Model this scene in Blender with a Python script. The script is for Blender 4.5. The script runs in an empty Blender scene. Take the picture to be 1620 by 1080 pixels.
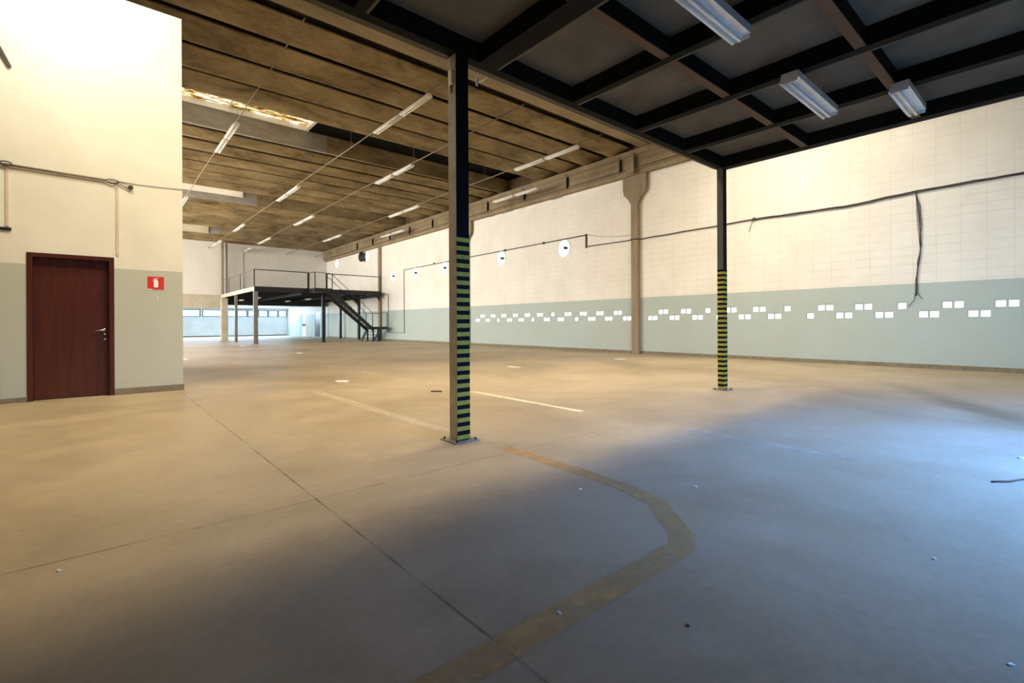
import bpy, bmesh, math, random
from mathutils import Vector, Matrix
random.seed(7)
C = bpy.context.scene.collection
PI = math.pi

# ------------------------------------------------------------------ camera
F, YAW, RO, CY, H = 764.27, .7078, -.0051, 511.48, 1.1
fw = Vector((math.sin(YAW), math.cos(YAW), 0)); rt = Vector((math.cos(YAW), -math.sin(YAW), 0)); up = Vector((0, 0, 1))
r2 = rt*math.cos(RO) + up*math.sin(RO); u2 = -rt*math.sin(RO) + up*math.cos(RO)
cam = bpy.data.cameras.new('camera'); co = bpy.data.objects.new('camera', cam); C.objects.link(co)
cam.sensor_width = 36; cam.lens = F/1620*36; cam.shift_y = -(540-CY)/1620; cam.clip_start = .05; cam.clip_end = 300
co.matrix_world = Matrix(((r2.x, u2.x, -fw.x, 0), (r2.y, u2.y, -fw.y, 0), (r2.z, u2.z, -fw.z, H), (0, 0, 0, 1)))
bpy.context.scene.camera = co
vs = bpy.context.scene.view_settings
vs.view_transform = 'Standard'; vs.look = 'None'; vs.gamma = 1; vs.use_curve_mapping = False; vs.exposure = 0.0

# ------------------------------------------------------------------ world and light
w = bpy.data.worlds.new('sky'); bpy.context.scene.world = w; w.use_nodes = True
wn = w.node_tree; bg = wn.nodes['Background']; bg.inputs[1].default_value = 4.2
tc = wn.nodes.new('ShaderNodeTexCoord'); sp = wn.nodes.new('ShaderNodeSeparateXYZ'); cr = wn.nodes.new('ShaderNodeValToRGB')
wn.links.new(tc.outputs['Generated'], sp.inputs[0]); wn.links.new(sp.outputs[2], cr.inputs[0]); wn.links.new(cr.outputs[0], bg.inputs[0])
cr.color_ramp.elements[0].position = -.0; cr.color_ramp.elements[0].color = (.035, .032, .028, 1)      # ground below the horizon
cr.color_ramp.elements[1].position = .006; cr.color_ramp.elements[1].color = (.40, .64, 1, 1)          # pale blue sky above it

def area(name, loc, direction, sx, sy, energy, col, spread=PI):
    l = bpy.data.lights.new(name, 'AREA'); l.shape = 'RECTANGLE'; l.size = sx; l.size_y = sy
    l.energy = energy; l.color = col; l.spread = spread
    o = bpy.data.objects.new(name, l); C.objects.link(o); o.location = loc
    o.rotation_euler = Vector(direction).to_track_quat('-Z', 'Y').to_euler()
    return o
WARM = (1, .82, .52); WHITE = (1, .95, .87); BLUE = (.13, .36, 1.0)
area('skylight_front_left', (-.2, 7.6, 7.2), (-.05, 1, -.7), 1.2, .6, 80, (1, .95, .82), 2.2)  # added lamp in mid-air, brightens the top of the door wall
area('skylight_front_middle', (6.0, 5.05, 7.5), (.02, .28, -1), 10, 1.2, 960, WARM, 2.3)
area('skylight_front_right', (11.4, 4.3, 7.45), (.6, 0, -1), 3.0, 1.0, 390, (1, .86, .62), 2.6)  # added lamp that brightens the right wall beside the deck
area('hall_side_windows', (-7.6, 28.5, 4.2), (1, 0, -.05), 23, 4.5, 5700, WHITE)  # unseen fill light added in the hidden left part of the hall
area('roller_door_daylight', (6.0, -2.5, 2.4), (.10, .9, -.85), 5.2, 1.0, 470, BLUE, 1.9)
area('roller_door_sky_glow', (5.2, -2.4, 1.9), (1, .42, -.04), 2.0, 1.6, 75, (.58, .78, 1.0), 1.1)
area('annex_window_daylight', (8.5, 52.1, 2.2), (0, -1, -.3), 12, .6, 900, (.55, .78, 1.0))

# ------------------------------------------------------------------ materials
def nt(name):
    m = bpy.data.materials.new(name); m.use_nodes = True; n = m.node_tree
    return m, n, n.nodes['Principled BSDF']
def N(n, t, **k):
    x = n.nodes.new(t)
    for a, b in k.items():
        setattr(x, a, b)
    return x
def noise(n, vec, scale, detail=6, rough=.6, dist=0):
    x = N(n, 'ShaderNodeTexNoise'); x.inputs['Scale'].default_value = scale; x.inputs['Detail'].default_value = detail
    x.inputs['Roughness'].default_value = rough; x.inputs['Distortion'].default_value = dist
    n.links.new(vec, x.inputs['Vector']); return x.outputs['Fac']
def ramp(n, fac, pts):
    x = N(n, 'ShaderNodeValToRGB'); e = x.color_ramp.elements
    while len(e) < len(pts): e.new(.5)
    for el, (p, c) in zip(e, pts):
        el.position = p; el.color = (*c, 1) if len(c) == 3 else c
    n.links.new(fac, x.inputs[0]); return x.outputs[0]
def mixc(n, fac, a, b, mode='MIX'):
    x = N(n, 'ShaderNodeMix', data_type='RGBA', blend_type=mode)
    for i, v in ((0, fac), (6, a), (7, b)):
        if isinstance(v, (int, float)): x.inputs[i].default_value = v
        elif isinstance(v, tuple): x.inputs[i].default_value = (*v, 1)
        else: n.links.new(v, x.inputs[i])
    return x.outputs[2]
def math_(n, op, a, b=0.0, c=None):
    x = N(n, 'ShaderNodeMath', operation=op)
    for i, v in enumerate([a, b] + ([c] if c is not None else [])):
        if isinstance(v, (int, float)): x.inputs[i].default_value = v
        else: n.links.new(v, x.inputs[i])
    return x.outputs[0]
def pos(n, scale=None):
    g = N(n, 'ShaderNodeNewGeometry'); out = g.outputs['Position']
    if scale:
        mp = N(n, 'ShaderNodeMapping'); mp.inputs['Scale'].default_value = scale; n.links.new(out, mp.inputs[0]); out = mp.outputs[0]
    return out
def simple(name, col, rough=.5, metal=0, var=.25, scale=6, spec=.5, bump=0):
    m, n, b = nt(name)
    f = noise(n, pos(n), scale)
    c = ramp(n, f, [(.3, tuple(x*(1-var) for x in col)), (.7, tuple(min(1, x*(1+var*.6)) for x in col))])
    n.links.new(c, b.inputs['Base Color']); b.inputs['Roughness'].default_value = rough
    b.inputs['Metallic'].default_value = metal; b.inputs['Specular IOR Level'].default_value = spec
    if bump:
        bp = N(n, 'ShaderNodeBump'); bp.inputs['Strength'].default_value = bump; bp.inputs['Distance'].default_value = .01
        n.links.new(noise(n, pos(n), scale*6), bp.inputs['Height']); n.links.new(bp.outputs[0], b.inputs['Normal'])
    return m

def wall_mat(name, axis, upper, dado, joints=.5, dado_h=2.0, wobble=.0):
    m, n, b = nt(name)
    p = pos(n); s = N(n, 'ShaderNodeSeparateXYZ'); n.links.new(p, s.inputs[0])
    z = s.outputs[2]
    zz = math_(n, 'ADD', z, math_(n, 'MULTIPLY', math_(n, 'SUBTRACT', noise(n, p, 5), .5), .02+wobble))
    isup = math_(n, 'GREATER_THAN', zz, dado_h)
    col = mixc(n, isup, dado, upper)
    dirt = noise(n, pos(n), .9, 8, .65)
    col = mixc(n, ramp(n, dirt, [(.35, (0, 0, 0)), (.75, (.22, .22, .22))]), col, (.42, .36, .27))
    # block joints
    cb = N(n, 'ShaderNodeCombineXYZ'); n.links.new(s.outputs[0 if axis == 'x' else 1], cb.inputs[0]); n.links.new(z, cb.inputs[1])
    br = N(n, 'ShaderNodeTexBrick'); br.offset = 0.0; br.inputs['Scale'].default_value = 1
    br.inputs['Brick Width'].default_value = .42; br.inputs['Row Height'].default_value = .205; br.inputs['Mortar Size'].default_value = .006
    br.inputs['Mortar Smooth'].default_value = .3
    n.links.new(cb.outputs[0], br.inputs['Vector'])
    jf = math_(n, 'MULTIPLY', br.outputs['Fac'], ramp(n, noise(n, p, 1.3, 4), [(.35, (joints*.25,)*3), (.65, (joints,)*3)]))
    jf = math_(n, 'MULTIPLY', jf, math_(n, 'ADD', math_(n, 'MULTIPLY', isup, .8), .2))
    col = mixc(n, jf, col, (.36, .28, .19))
    n.links.new(col, b.inputs['Base Color']); b.inputs['Roughness'].default_value = .6; b.inputs['Specular IOR Level'].default_value = .25
    bp = N(n, 'ShaderNodeBump'); bp.inputs['Strength'].default_value = .25; bp.inputs['Distance'].default_value = .01
    n.links.new(math_(n, 'ADD', math_(n, 'MULTIPLY', br.outputs['Fac'], -joints), math_(n, 'MULTIPLY', noise(n, p, 30), .3)), bp.inputs['Height'])
    n.links.new(bp.outputs[0], b.inputs['Normal'])
    return m

def concrete(name, dark, light, stretch=(1, 1, 1), rough=.85, sc=1.2):
    m, n, b = nt(name)
    p = pos(n, stretch)
    f = noise(n, p, sc, 9, .68, .4); g = noise(n, p, sc*9, 6, .7)
    c = ramp(n, math_(n, 'ADD', math_(n, 'MULTIPLY', f, .75), math_(n, 'MULTIPLY', g, .25)), [(.34, dark), (.66, light)])
    n.links.new(c, b.inputs['Base Color']); b.inputs['Roughness'].default_value = rough; b.inputs['Specular IOR Level'].default_value = .2
    bp = N(n, 'ShaderNodeBump'); bp.inputs['Strength'].default_value = .4; bp.inputs['Distance'].default_value = .02
    n.links.new(g, bp.inputs['Height']); n.links.new(bp.outputs[0], b.inputs['Normal'])
    return m

M = {}
M['wall_right'] = wall_mat('painted_blockwork', 'y', (.88, .85, .78), (.46, .545, .52), .36)
M['wall_door'] = wall_mat('painted_plaster', 'x', (.90, .87, .75), (.57, .60, .50), .0)
M['wall_back'] = wall_mat('painted_back_wall', 'x', (.74, .71, .65), (.62, .65, .66), .25, 0)
M['annex'] = simple('annex_paint', (.66, .70, .74), .7, var=.1, scale=1)
M['rib'] = concrete('stained_precast_concrete', (.09, .064, .028), (.43, .325, .18), (.45, 1, 1), sc=1.5)
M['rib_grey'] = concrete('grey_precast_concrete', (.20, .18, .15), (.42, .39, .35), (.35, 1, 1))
M['slab'] = concrete('dark_roof_slab', (.055, .038, .018), (.20, .145, .075))
M['girder'] = concrete('girder_concrete', (.20, .155, .09), (.36, .285, .18), (.4, 1, 1))
M['pillar'] = concrete('pillar_concrete', (.22, .17, .11), (.38, .31, .22), (1, 1, .3))
M['lintel'] = concrete('lintel_concrete', (.42, .37, .28), (.60, .54, .42))
M['base'] = simple('baseboard_cement', (.25, .21, .14), .8, var=.3)
M['steel'] = simple('charcoal_steel', (.016, .016, .016), .42, var=.3, scale=4, spec=.4)
M['steel_dark'] = simple('black_oiled_steel', (.008, .008, .007), .7, var=.3, scale=4, spec=.08)
M['steel_side'] = simple('dull_grey_steel', (.46, .44, .40), .36, var=.25, scale=5)
M['steel_mid'] = simple('dark_grey_steel', (.10, .09, .09), .4, var=.25, scale=5)
M['tar'] = simple('tarred_sheet', (.006, .005, .004), .9, var=.3, spec=.1)
M['steel_grey'] = simple('grey_painted_steel', (.19, .185, .17), .45, var=.2, scale=4)
M['steel_light'] = simple('weathered_fascia_paint', (.52, .50, .43), .6, var=.2, scale=3)
M['flange'] = simple('grey_green_steel', (.03, .03, .025), .5, var=.4, scale=5)
M['rust'] = simple('red_oxide_steel', (.075, .028, .012), .6, var=.4, scale=4)
M['deckplate'] = simple('deck_board', (.12, .105, .08), .85, var=.35, scale=1.6)
M['yellow'] = simple('yellow_tape', (.46, .40, .05), .6, var=.2, scale=12, spec=.2)
M['black'] = simple('black_tape', (.008, .008, .008), .7, var=.2, spec=.1)
M['plate'] = simple('base_plate_steel', (.26, .24, .19), .55, var=.4, scale=12)
M['wood'] = None
M['enamel'] = simple('white_enamel', (.86, .84, .78), .3, var=.06)
M['tube'] = simple('unlit_tube_glass', (.92, .92, .90), .15, var=.03)
M['refl'] = simple('lamp_reflector', (.74, .77, .80), .25, metal=.3, var=.15, scale=9)
M['cable'] = simple('dusty_dark_cable', (.075, .06, .045), .7, var=.4, scale=8)
M['block_paint'] = simple('green_painted_block', (.44, .52, .49), .6, var=.05)
M['conduit'] = simple('tan_conduit', (.24, .19, .12), .6, var=.2, scale=6)
M['trunk'] = simple('pale_trunking', (.72, .60, .46), .6, var=.08)
M['red'] = simple('sign_red', (.72, .035, .02), .4, var=.08)
M['white'] = simple('white_plastic', (.85, .84, .80), .4, var=.05)
M['chrome'] = simple('brushed_metal', (.75, .74, .72), .25, metal=1, var=.08)
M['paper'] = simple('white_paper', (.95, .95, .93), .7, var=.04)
M['debris'] = simple('brown_scrap', (.10, .07, .04), .8, var=.4)

def wood():
    m, n, b = nt('dark_varnished_wood')
    p = pos(n, (9, 1, .55))
    f = noise(n, p, 2.2, 8, .6, 1.2)
    c = ramp(n, f, [(.3, (.060, .013, .007)), (.55, (.085, .019, .010)), (.75, (.115, .028, .014))])
    n.links.new(c, b.inputs['Base Color']); b.inputs['Roughness'].default_value = .32; b.inputs['Specular IOR Level'].default_value = .5
    return m
M['wood'] = wood()

def floor_mat():
    m, n, b = nt('worn_concrete_floor')
    p = pos(n)
    big = noise(n, p, .28, 7, .62, .5); mid = noise(n, p, 1.6, 8, .7, .3); fine = noise(n, p, 26, 5, .7)
    c = ramp(n, big, [(.33, (.38, .30, .19)), (.52, (.53, .43, .285)), (.70, (.62, .52, .37))])
    c = mixc(n, .55, c, ramp(n, mid, [(.30, (.62, .60, .58)), (.65, (1.12, 1.1, 1.08))]), 'MULTIPLY')
    c = mixc(n, .35, c, ramp(n, fine, [(.3, (.75, .75, .75)), (.7, (1.15, 1.15, 1.15))]), 'MULTIPLY')
    # elongated darker olive-brown band on the right side of the floor and darker tyre-worn patches near the right wall
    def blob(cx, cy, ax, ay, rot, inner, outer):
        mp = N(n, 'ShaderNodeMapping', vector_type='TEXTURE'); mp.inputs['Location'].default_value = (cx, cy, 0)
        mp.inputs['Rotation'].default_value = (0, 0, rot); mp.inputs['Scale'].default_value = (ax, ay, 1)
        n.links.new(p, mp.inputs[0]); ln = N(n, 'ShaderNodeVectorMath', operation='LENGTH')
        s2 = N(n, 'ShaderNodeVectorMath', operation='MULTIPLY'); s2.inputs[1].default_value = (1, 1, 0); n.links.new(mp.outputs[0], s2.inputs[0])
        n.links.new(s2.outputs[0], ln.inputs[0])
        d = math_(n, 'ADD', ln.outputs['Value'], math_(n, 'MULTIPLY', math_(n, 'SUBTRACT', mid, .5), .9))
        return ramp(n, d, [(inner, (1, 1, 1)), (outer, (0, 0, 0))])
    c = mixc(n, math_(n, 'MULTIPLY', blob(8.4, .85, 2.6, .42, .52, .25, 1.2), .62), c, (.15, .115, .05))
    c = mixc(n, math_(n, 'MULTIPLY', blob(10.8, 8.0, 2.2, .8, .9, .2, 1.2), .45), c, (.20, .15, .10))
    n.links.new(c, b.inputs['Base Color'])
    r = ramp(n, mid, [(.3, (.42, .42, .42)), (.7, (.62, .62, .62))]); n.links.new(r, b.inputs['Roughness'])
    b.inputs['Specular IOR Level'].default_value = .38
    bp = N(n, 'ShaderNodeBump'); bp.inputs['Strength'].default_value = .18; bp.inputs['Distance'].default_value = .004
    n.links.new(fine, bp.inputs['Height']); n.links.new(bp.outputs[0], b.inputs['Normal'])
    return m
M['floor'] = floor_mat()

def paint(name, col, lo, hi, amt):
    m, n, b = nt(name)
    n.links.new(ramp(n, noise(n, pos(n), 2.5), [(.3, tuple(x*.8 for x in col)), (.7, col)]), b.inputs['Base Color'])
    b.inputs['Roughness'].default_value = .6; b.inputs['Specular IOR Level'].default_value = .3
    uv = N(n, 'ShaderNodeAttribute', attribute_name='edge')
    a = ramp(n, noise(n, pos(n), 3.0, 9, .75), [(lo, (0, 0, 0)), (hi, (amt,)*3)])
    e = ramp(n, uv.outputs['Fac'], [(0, (0, 0, 0)), (.55, (1, 1, 1))])
    n.links.new(math_(n, 'MULTIPLY', a, e), b.inputs['Alpha'])
    return m
M['line_y'] = paint('faded_yellow_floor_paint', (.82, .48, .17), .18, .72, .85)
M['line_p'] = paint('pale_yellow_floor_paint', (1.0, .86, .66), .18, .5, .95)
M['line_m'] = paint('worn_pale_floor_paint', (1.0, .86, .66), .25, .75, .6)
M['line_f'] = paint('very_faded_floor_paint', (.95, .86, .72), .30, .70, .45)
M['joint'] = paint('floor_joint_dirt', (.14, .105, .065), .36, .7, .6)

def skylight_mat():
    m, n, b = nt('aged_skylight_sheet')
    n.nodes.remove(b); em = N(n, 'ShaderNodeEmission'); out = n.nodes['Material Output']
    f = noise(n, pos(n, (.9, 2.2, 1)), 2.2, 7, .7, .6)
    c = ramp(n, f, [(.38, (.25, .09, .02)), (.46, (.95, .50, .08)), (.53, (1.0, .80, .36)), (.60, (1, .97, .90))])
    s = ramp(n, f, [(.38, (.03,)*3), (.53, (.10,)*3), (.62, (.30,)*3)])
    n.links.new(c, em.inputs[0]); n.links.new(math_(n, 'MULTIPLY', s, 9.0), em.inputs[1]); n.links.new(em.outputs[0], out.inputs[0])
    return m
M['skylight'] = skylight_mat()

def glass(name, tint, milky):
    m, n, b = nt(name); n.nodes.remove(b); out = n.nodes['Material Output']
    t = N(n, 'ShaderNodeBsdfTransparent'); t.inputs[0].default_value = (*tint, 1)
    g = N(n, 'ShaderNodeBsdfGlossy'); g.inputs[1].default_value = .05
    tl = N(n, 'ShaderNodeBsdfTranslucent'); tl.inputs[0].default_value = (*tint, 1)
    a = N(n, 'ShaderNodeMixShader'); a.inputs[0].default_value = milky; n.links.new(t.outputs[0], a.inputs[1]); n.links.new(tl.outputs[0], a.inputs[2])
    c = N(n, 'ShaderNodeMixShader'); c.inputs[0].default_value = .06; n.links.new(a.outputs[0], c.inputs[1]); n.links.new(g.outputs[0], c.inputs[2])
    n.links.new(c.outputs[0], out.inputs[0]); return m
def lit_glass():   # frosted glass full of outside daylight
    m, n, b = nt('daylit_frosted_glass')
    b.inputs['Base Color'].default_value = (.9, .95, 1, 1); b.inputs['Roughness'].default_value = .25
    f = noise(n, pos(n), 14, 3, .5)
    n.links.new(ramp(n, f, [(.3, (.80, .93, 1)), (.7, (1, 1, 1))]), b.inputs['Emission Color']); b.inputs['Emission Strength'].default_value = 1.7
    return m
M['pane'] = glass('window_glass', (.93, .97, 1), .25)
M['block_glass'] = lit_glass()

# ------------------------------------------------------------------ mesh helpers
class MB:
    def __init__(s): s.bm = bmesh.new(); s.mi = 0
    def box(s, x0, x1, y0, y1, z0, z1, bev=0):
        ps = [(x0, y0, z0), (x1, y0, z0), (x1, y1, z0), (x0, y1, z0), (x0, y0, z1), (x1, y0, z1), (x1, y1, z1), (x0, y1, z1)]
        v = [s.bm.verts.new(p) for p in ps]
        fs = [s.bm.faces.new([v[i] for i in f]) for f in ((0, 3, 2, 1), (4, 5, 6, 7), (0, 1, 5, 4), (1, 2, 6, 5), (2, 3, 7, 6), (3, 0, 4, 7))]
        for f in fs: f.material_index = s.mi
        if bev:
            es = list({e for f in fs for e in f.edges})
            bmesh.ops.bevel(s.bm, geom=es, offset=bev, segments=2, affect='EDGES', profile=.5)
        return s
    def prism(s, poly, axis, a0, a1):   # poly: 2D points in the remaining two axes in order, extruded along axis
        def p3(p, a):
            return {'x': (a, p[0], p[1]), 'y': (p[0], a, p[1]), 'z': (p[0], p[1], a)}[axis]
        A = [s.bm.verts.new(p3(p, a0)) for p in poly]; B = [s.bm.verts.new(p3(p, a1)) for p in poly]
        n = len(poly); fs = [s.bm.faces.new(A), s.bm.faces.new(B[::-1])]
        for i in range(n): fs.append(s.bm.faces.new((A[i], B[i], B[(i+1) % n], A[(i+1) % n])))
        for f in fs: f.material_index = s.mi
        bmesh.ops.recalc_face_normals(s.bm, faces=fs); return s
    def tube(s, pts, r, seg=8):
        pts = [Vector(p) for p in pts]; rings = []
        for i, p in enumerate(pts):
            t = (pts[min(i+1, len(pts)-1)] - pts[max(i-1, 0)]).normalized()
            a = t.cross(Vector((0, 0, 1)));
            if a.length < .05: a = t.cross(Vector((1, 0, 0)))
            a.normalize(); b = t.cross(a)
            rr = r[i] if isinstance(r, (list, tuple)) else r
            rings.append([s.bm.verts.new(p + a*math.cos(2*PI*k/seg)*rr + b*math.sin(2*PI*k/seg)*rr) for k in range(seg)])
        fs = []
        for A, B in zip(rings, rings[1:]):
            for k in range(seg): fs.append(s.bm.faces.new((A[k], A[(k+1) % seg], B[(k+1) % seg], B[k])))
        fs.append(s.bm.faces.new(rings[0][::-1])); fs.append(s.bm.faces.new(rings[-1]))
        for f in fs: f.material_index = s.mi; f.smooth = True
        bmesh.ops.recalc_face_normals(s.bm, faces=fs); return s
    def lathe(s, c, axis, prof, seg=32):   # prof: (radius, offset along axis); closed ring profile
        ax = {'x': (Vector((1, 0, 0)), Vector((0, 1, 0)), Vector((0, 0, 1))), 'z': (Vector((0, 0, 1)), Vector((1, 0, 0)), Vector((0, 1, 0))),
              'y': (Vector((0, 1, 0)), Vector((0, 0, 1)), Vector((1, 0, 0)))}[axis]
        c = Vector(c); R = []
        for (r, o) in prof:
            R.append([s.bm.verts.new(c + ax[0]*o + (ax[1]*math.cos(2*PI*k/seg) + ax[2]*math.sin(2*PI*k/seg))*max(r, 1e-4)) for k in range(seg)])
        fs = []
        for A, B in zip(R, R[1:]):
            for k in range(seg): fs.append(s.bm.faces.new((A[k], A[(k+1) % seg], B[(k+1) % seg], B[k])))
        for f in fs: f.smooth = True; f.material_index = s.mi
        bmesh.ops.remove_doubles(s.bm, verts=[v for r_ in R for v in r_], dist=2e-4)
        return s
    def build(s, name, mats, parent=None):
        bmesh.ops.recalc_face_normals(s.bm, faces=s.bm.faces[:])
        me = bpy.data.meshes.new(name); s.bm.to_mesh(me); s.bm.free()
        for m in (mats if isinstance(mats, (list, tuple)) else [mats]): me.materials.append(m)
        o = bpy.data.objects.new(name, me); C.objects.link(o)
        if parent: o.parent = parent; o.matrix_parent_inverse = Matrix.Translation(-parent.location) if parent.location.length else Matrix()
        return o
def tag(o, label=None, cat=None, group=None, kind=None):
    if label: o['label'] = label
    if cat: o['category'] = cat
    if group: o['group'] = group
    if kind: o['kind'] = kind
    return o
def empty(name, loc, label, cat, group=None):
    o = bpy.data.objects.new(name, None); C.objects.link(o); o.location = loc; o.empty_display_size = .1
    return tag(o, label, cat, group)
def struct(mb, name, mats, parent=None):
    o = mb.build(name, mats, parent)
    if not parent: o['kind'] = 'structure'
    return o
def copy_tree(o, parent=None):
    c = o.copy(); C.objects.link(c)
    if parent: c.parent = parent
    for ch in list(o.children): copy_tree(ch, c)
    return c

def sheet_with_holes(name, outer, holes, thick, mat, place):
    """rectangle in (u, v) with real holes; place(u, v, t) -> xyz, t in 0..thick"""
    cu = bpy.data.curves.new('outline', 'CURVE'); cu.dimensions = '2D'; cu.fill_mode = 'BOTH'
    for pts in [outer] + holes:
        sp = cu.splines.new('POLY'); sp.points.add(len(pts)-1); sp.use_cyclic_u = True
        for q, (u, v) in zip(sp.points, pts): q.co = (u, v, 0, 1)
    cu.extrude = thick/2
    tmp = bpy.data.objects.new('outline', cu); C.objects.link(tmp)
    me0 = tmp.to_mesh(); me = bpy.data.meshes.new(name)
    me.from_pydata([place(v.co.x, v.co.y, v.co.z + thick/2) for v in me0.vertices], [], [tuple(p.vertices) for p in me0.polygons])
    tmp.to_mesh_clear(); bpy.data.objects.remove(tmp); bpy.data.curves.remove(cu)
    me.materials.append(mat)
    bm = bmesh.new(); bm.from_mesh(me); bmesh.ops.remove_doubles(bm, verts=bm.verts[:], dist=1e-4)
    bmesh.ops.recalc_face_normals(bm, faces=bm.faces[:]); bm.to_mesh(me); bm.free()
    o = bpy.data.objects.new(name, me); C.objects.link(o); o['kind'] = 'structure'
    return o
def rect(a, b, c, d): return [(a, c), (b, c), (b, d), (a, d)]
def circ(u, v, r, n=40): return [(u + r*math.cos(2*PI*k/n), v + r*math.sin(2*PI*k/n)) for k in range(n)]

# ------------------------------------------------------------------ room shell
XW, YF, YB, YA = 14.69, 9.88, 41.2, 52.5
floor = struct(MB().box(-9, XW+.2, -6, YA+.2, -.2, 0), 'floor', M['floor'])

# block vents: (Y centre, row, number of cores)
ROWU, ROWL = 1.475, 1.265
vents = []
for y, k in [(19.87, 'L'), (19.46, 'U'), (19.04, 'L'), (18.62, 'U'), (18.20, 'l'), (17.79, 'U'), (17.36, 'L'), (16.95, 'U'), (16.53, 'L'), (16.12, 'U'),
             (15.76, 'l'), (15.30, 'U'), (14.87, 'L'), (14.50, 'u'), (14.05, 'L'), (13.63, 'U'), (13.16, 'l'), (12.80, 'U'), (12.37, 'L'), (11.96, 'U'),
             (11.54, 'L'), (11.12, 'U'), (10.70, 'L'), (9.62, 'L'), (9.20, 'U'), (8.78, 'L'), (8.36, 'U'), (7.96, 'L'), (7.61, 'u'), (7.25, 'l'), (6.88, 'U'),
             (6.46, 'L'), (6.04, 'U'), (5.62, 'L'), (5.27, 'u'), (4.70, 'l'), (4.34, 'U'), (3.92, 'L'), (3.50, 'U'), (3.08, 'L'), (2.73, 'u'),
             (2.235, 'L'), (1.815, 'U'), (1.385, 'L'), (.955, 'U'), (.53, 'L')]:
    vents.append((y, ROWU if k in 'Uu' else ROWL, 2 if k.isupper() else 1))
fans = [(13.83, 4.20), (17.94, 4.21), (22.96, 4.21), (26.22, 4.20), (29.13, 4.23), (33.13, 5.97), (38.95, 6.0)]
FR = .36
holes = [rect(a, b, 6.325, c) for a, b, c in ((18.4, 18.8, 6.36), (17.04, 17.9, 6.362), (16.1, 16.6, 6.34), (13.85, 14.5, 6.362))]
for y, z, n in vents:
    hw = .20 if n == 2 else .105
    holes.append(rect(y-hw, y+hw, z-.095, z+.095))
for y, z in fans: holes.append(circ(y, z, FR))
holes.append(rect(41.7, 42.75, .02, 2.15)); holes.append(rect(42.9, 44.3, .02, 2.2)); holes.append(rect(46.9, 48.35, .02, 2.2))
sheet_with_holes('wall_right', rect(-6, YA, 0, 8.4), holes, .20, M['wall_right'], lambda u, v, t: (XW + t, u, v))

# front block with the door
DX0, DX1, DZ = -.79, .19, 2.17
sheet_with_holes('wall_front', [(-1.06, 0), (DX0, 0), (DX0, DZ), (DX1, DZ), (DX1, 0), (1.09, 0), (1.09, 6.30), (-1.06, 6.30)], [], .18, M['wall_door'],
                 lambda u, v, t: (u, YF + t, v))
struct(MB().box(.93, 1.09, YF+.18, 15.5, 0, 6.30), 'wall_side', M['wall_door'])
struct(MB().box(-9, .93, 15.32, 15.5, 0, 6.30), 'wall_rear', M['wall_door'])
struct(MB().box(-9, .93, YF+.18, 15.32, 6.10, 6.30), 'trim_4', M['lintel'])
struct(MB().box(-1.25, -1.063, -6, YF+.2, 0, 8.4), 'wall_left', M['pillar'])
struct(MB().box(-9.2, -9, -6, YA, 0, 8.4), 'wall_outer', M['annex'])
sheet_with_holes('wall_entrance', [(-9, 0), (4.0, 0), (4.0, 2.7), (6.2, 2.7), (6.2, 0), (XW, 0), (XW, 8.4), (-9, 8.4)], [], .2, M['rib'],
                 lambda u, v, t: (u, -2.9 + t, v))
# back wall of the hall, standing on a long lintel over the annex
struct(MB().box(-9, XW, YB, YB+.2, 3.32, 8.4), 'wall_back', M['wall_back'])
struct(MB().box(-9, 7.0, YB-.05, YB+.3, 2.32, 3.32).box(7.0, XW, YB-.05, YB+.3, 2.6, 3.32), 'trim_1', M['lintel'])
struct(MB().box(-9, XW, YB+.3, YA, 2.75, 2.9), 'ceiling.001', M['annex'])
wins = [(5.2, 7.12), (7.28, 9.1)] + [(9.2+i*.925, 10.07+i*.925) for i in range(5)] + [(13.83, 14.62)]
sheet_with_holes('wall_annex', rect(-9, XW+.2, 0, 2.75), [rect(a, b, 1.88, 2.53) for a, b in wins] + [rect(-2, 4.9, 1.88, 2.53)], .2, M['annex'],
                 lambda u, v, t: (u, YA + t, v))
for i, (a, b) in enumerate(wins + [(-2, 4.9)]):
    f = struct(MB().box(a, b, YA-.02, YA+.06, 1.88, 1.93).box(a, b, YA-.02, YA+.06, 2.48, 2.53).box(a, a+.06, YA-.02, YA+.06, 1.93, 2.48).box(b-.06, b, YA-.02, YA+.06, 1.93, 2.48),
               'window_%d' % (i+1), M['steel'])
    MB().box(a+.06, b-.06, YA+.015, YA+.025, 1.93, 2.48).build('pane', M['pane'], f)
# doors of the annex in the side wall
d2 = struct(MB().box(XW+.02, XW+.07, 42.95, 44.25, .02, 2.15), 'door_2', M['steel'])
MB().box(XW-.03, XW+.02, 43.1, 43.14, .95, 1.1).build('door_handle', M['chrome'], d2)

struct(MB().box(XW+.25, 260, 20, 400, -.2, -.02), 'ground', M['paper'])
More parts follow.
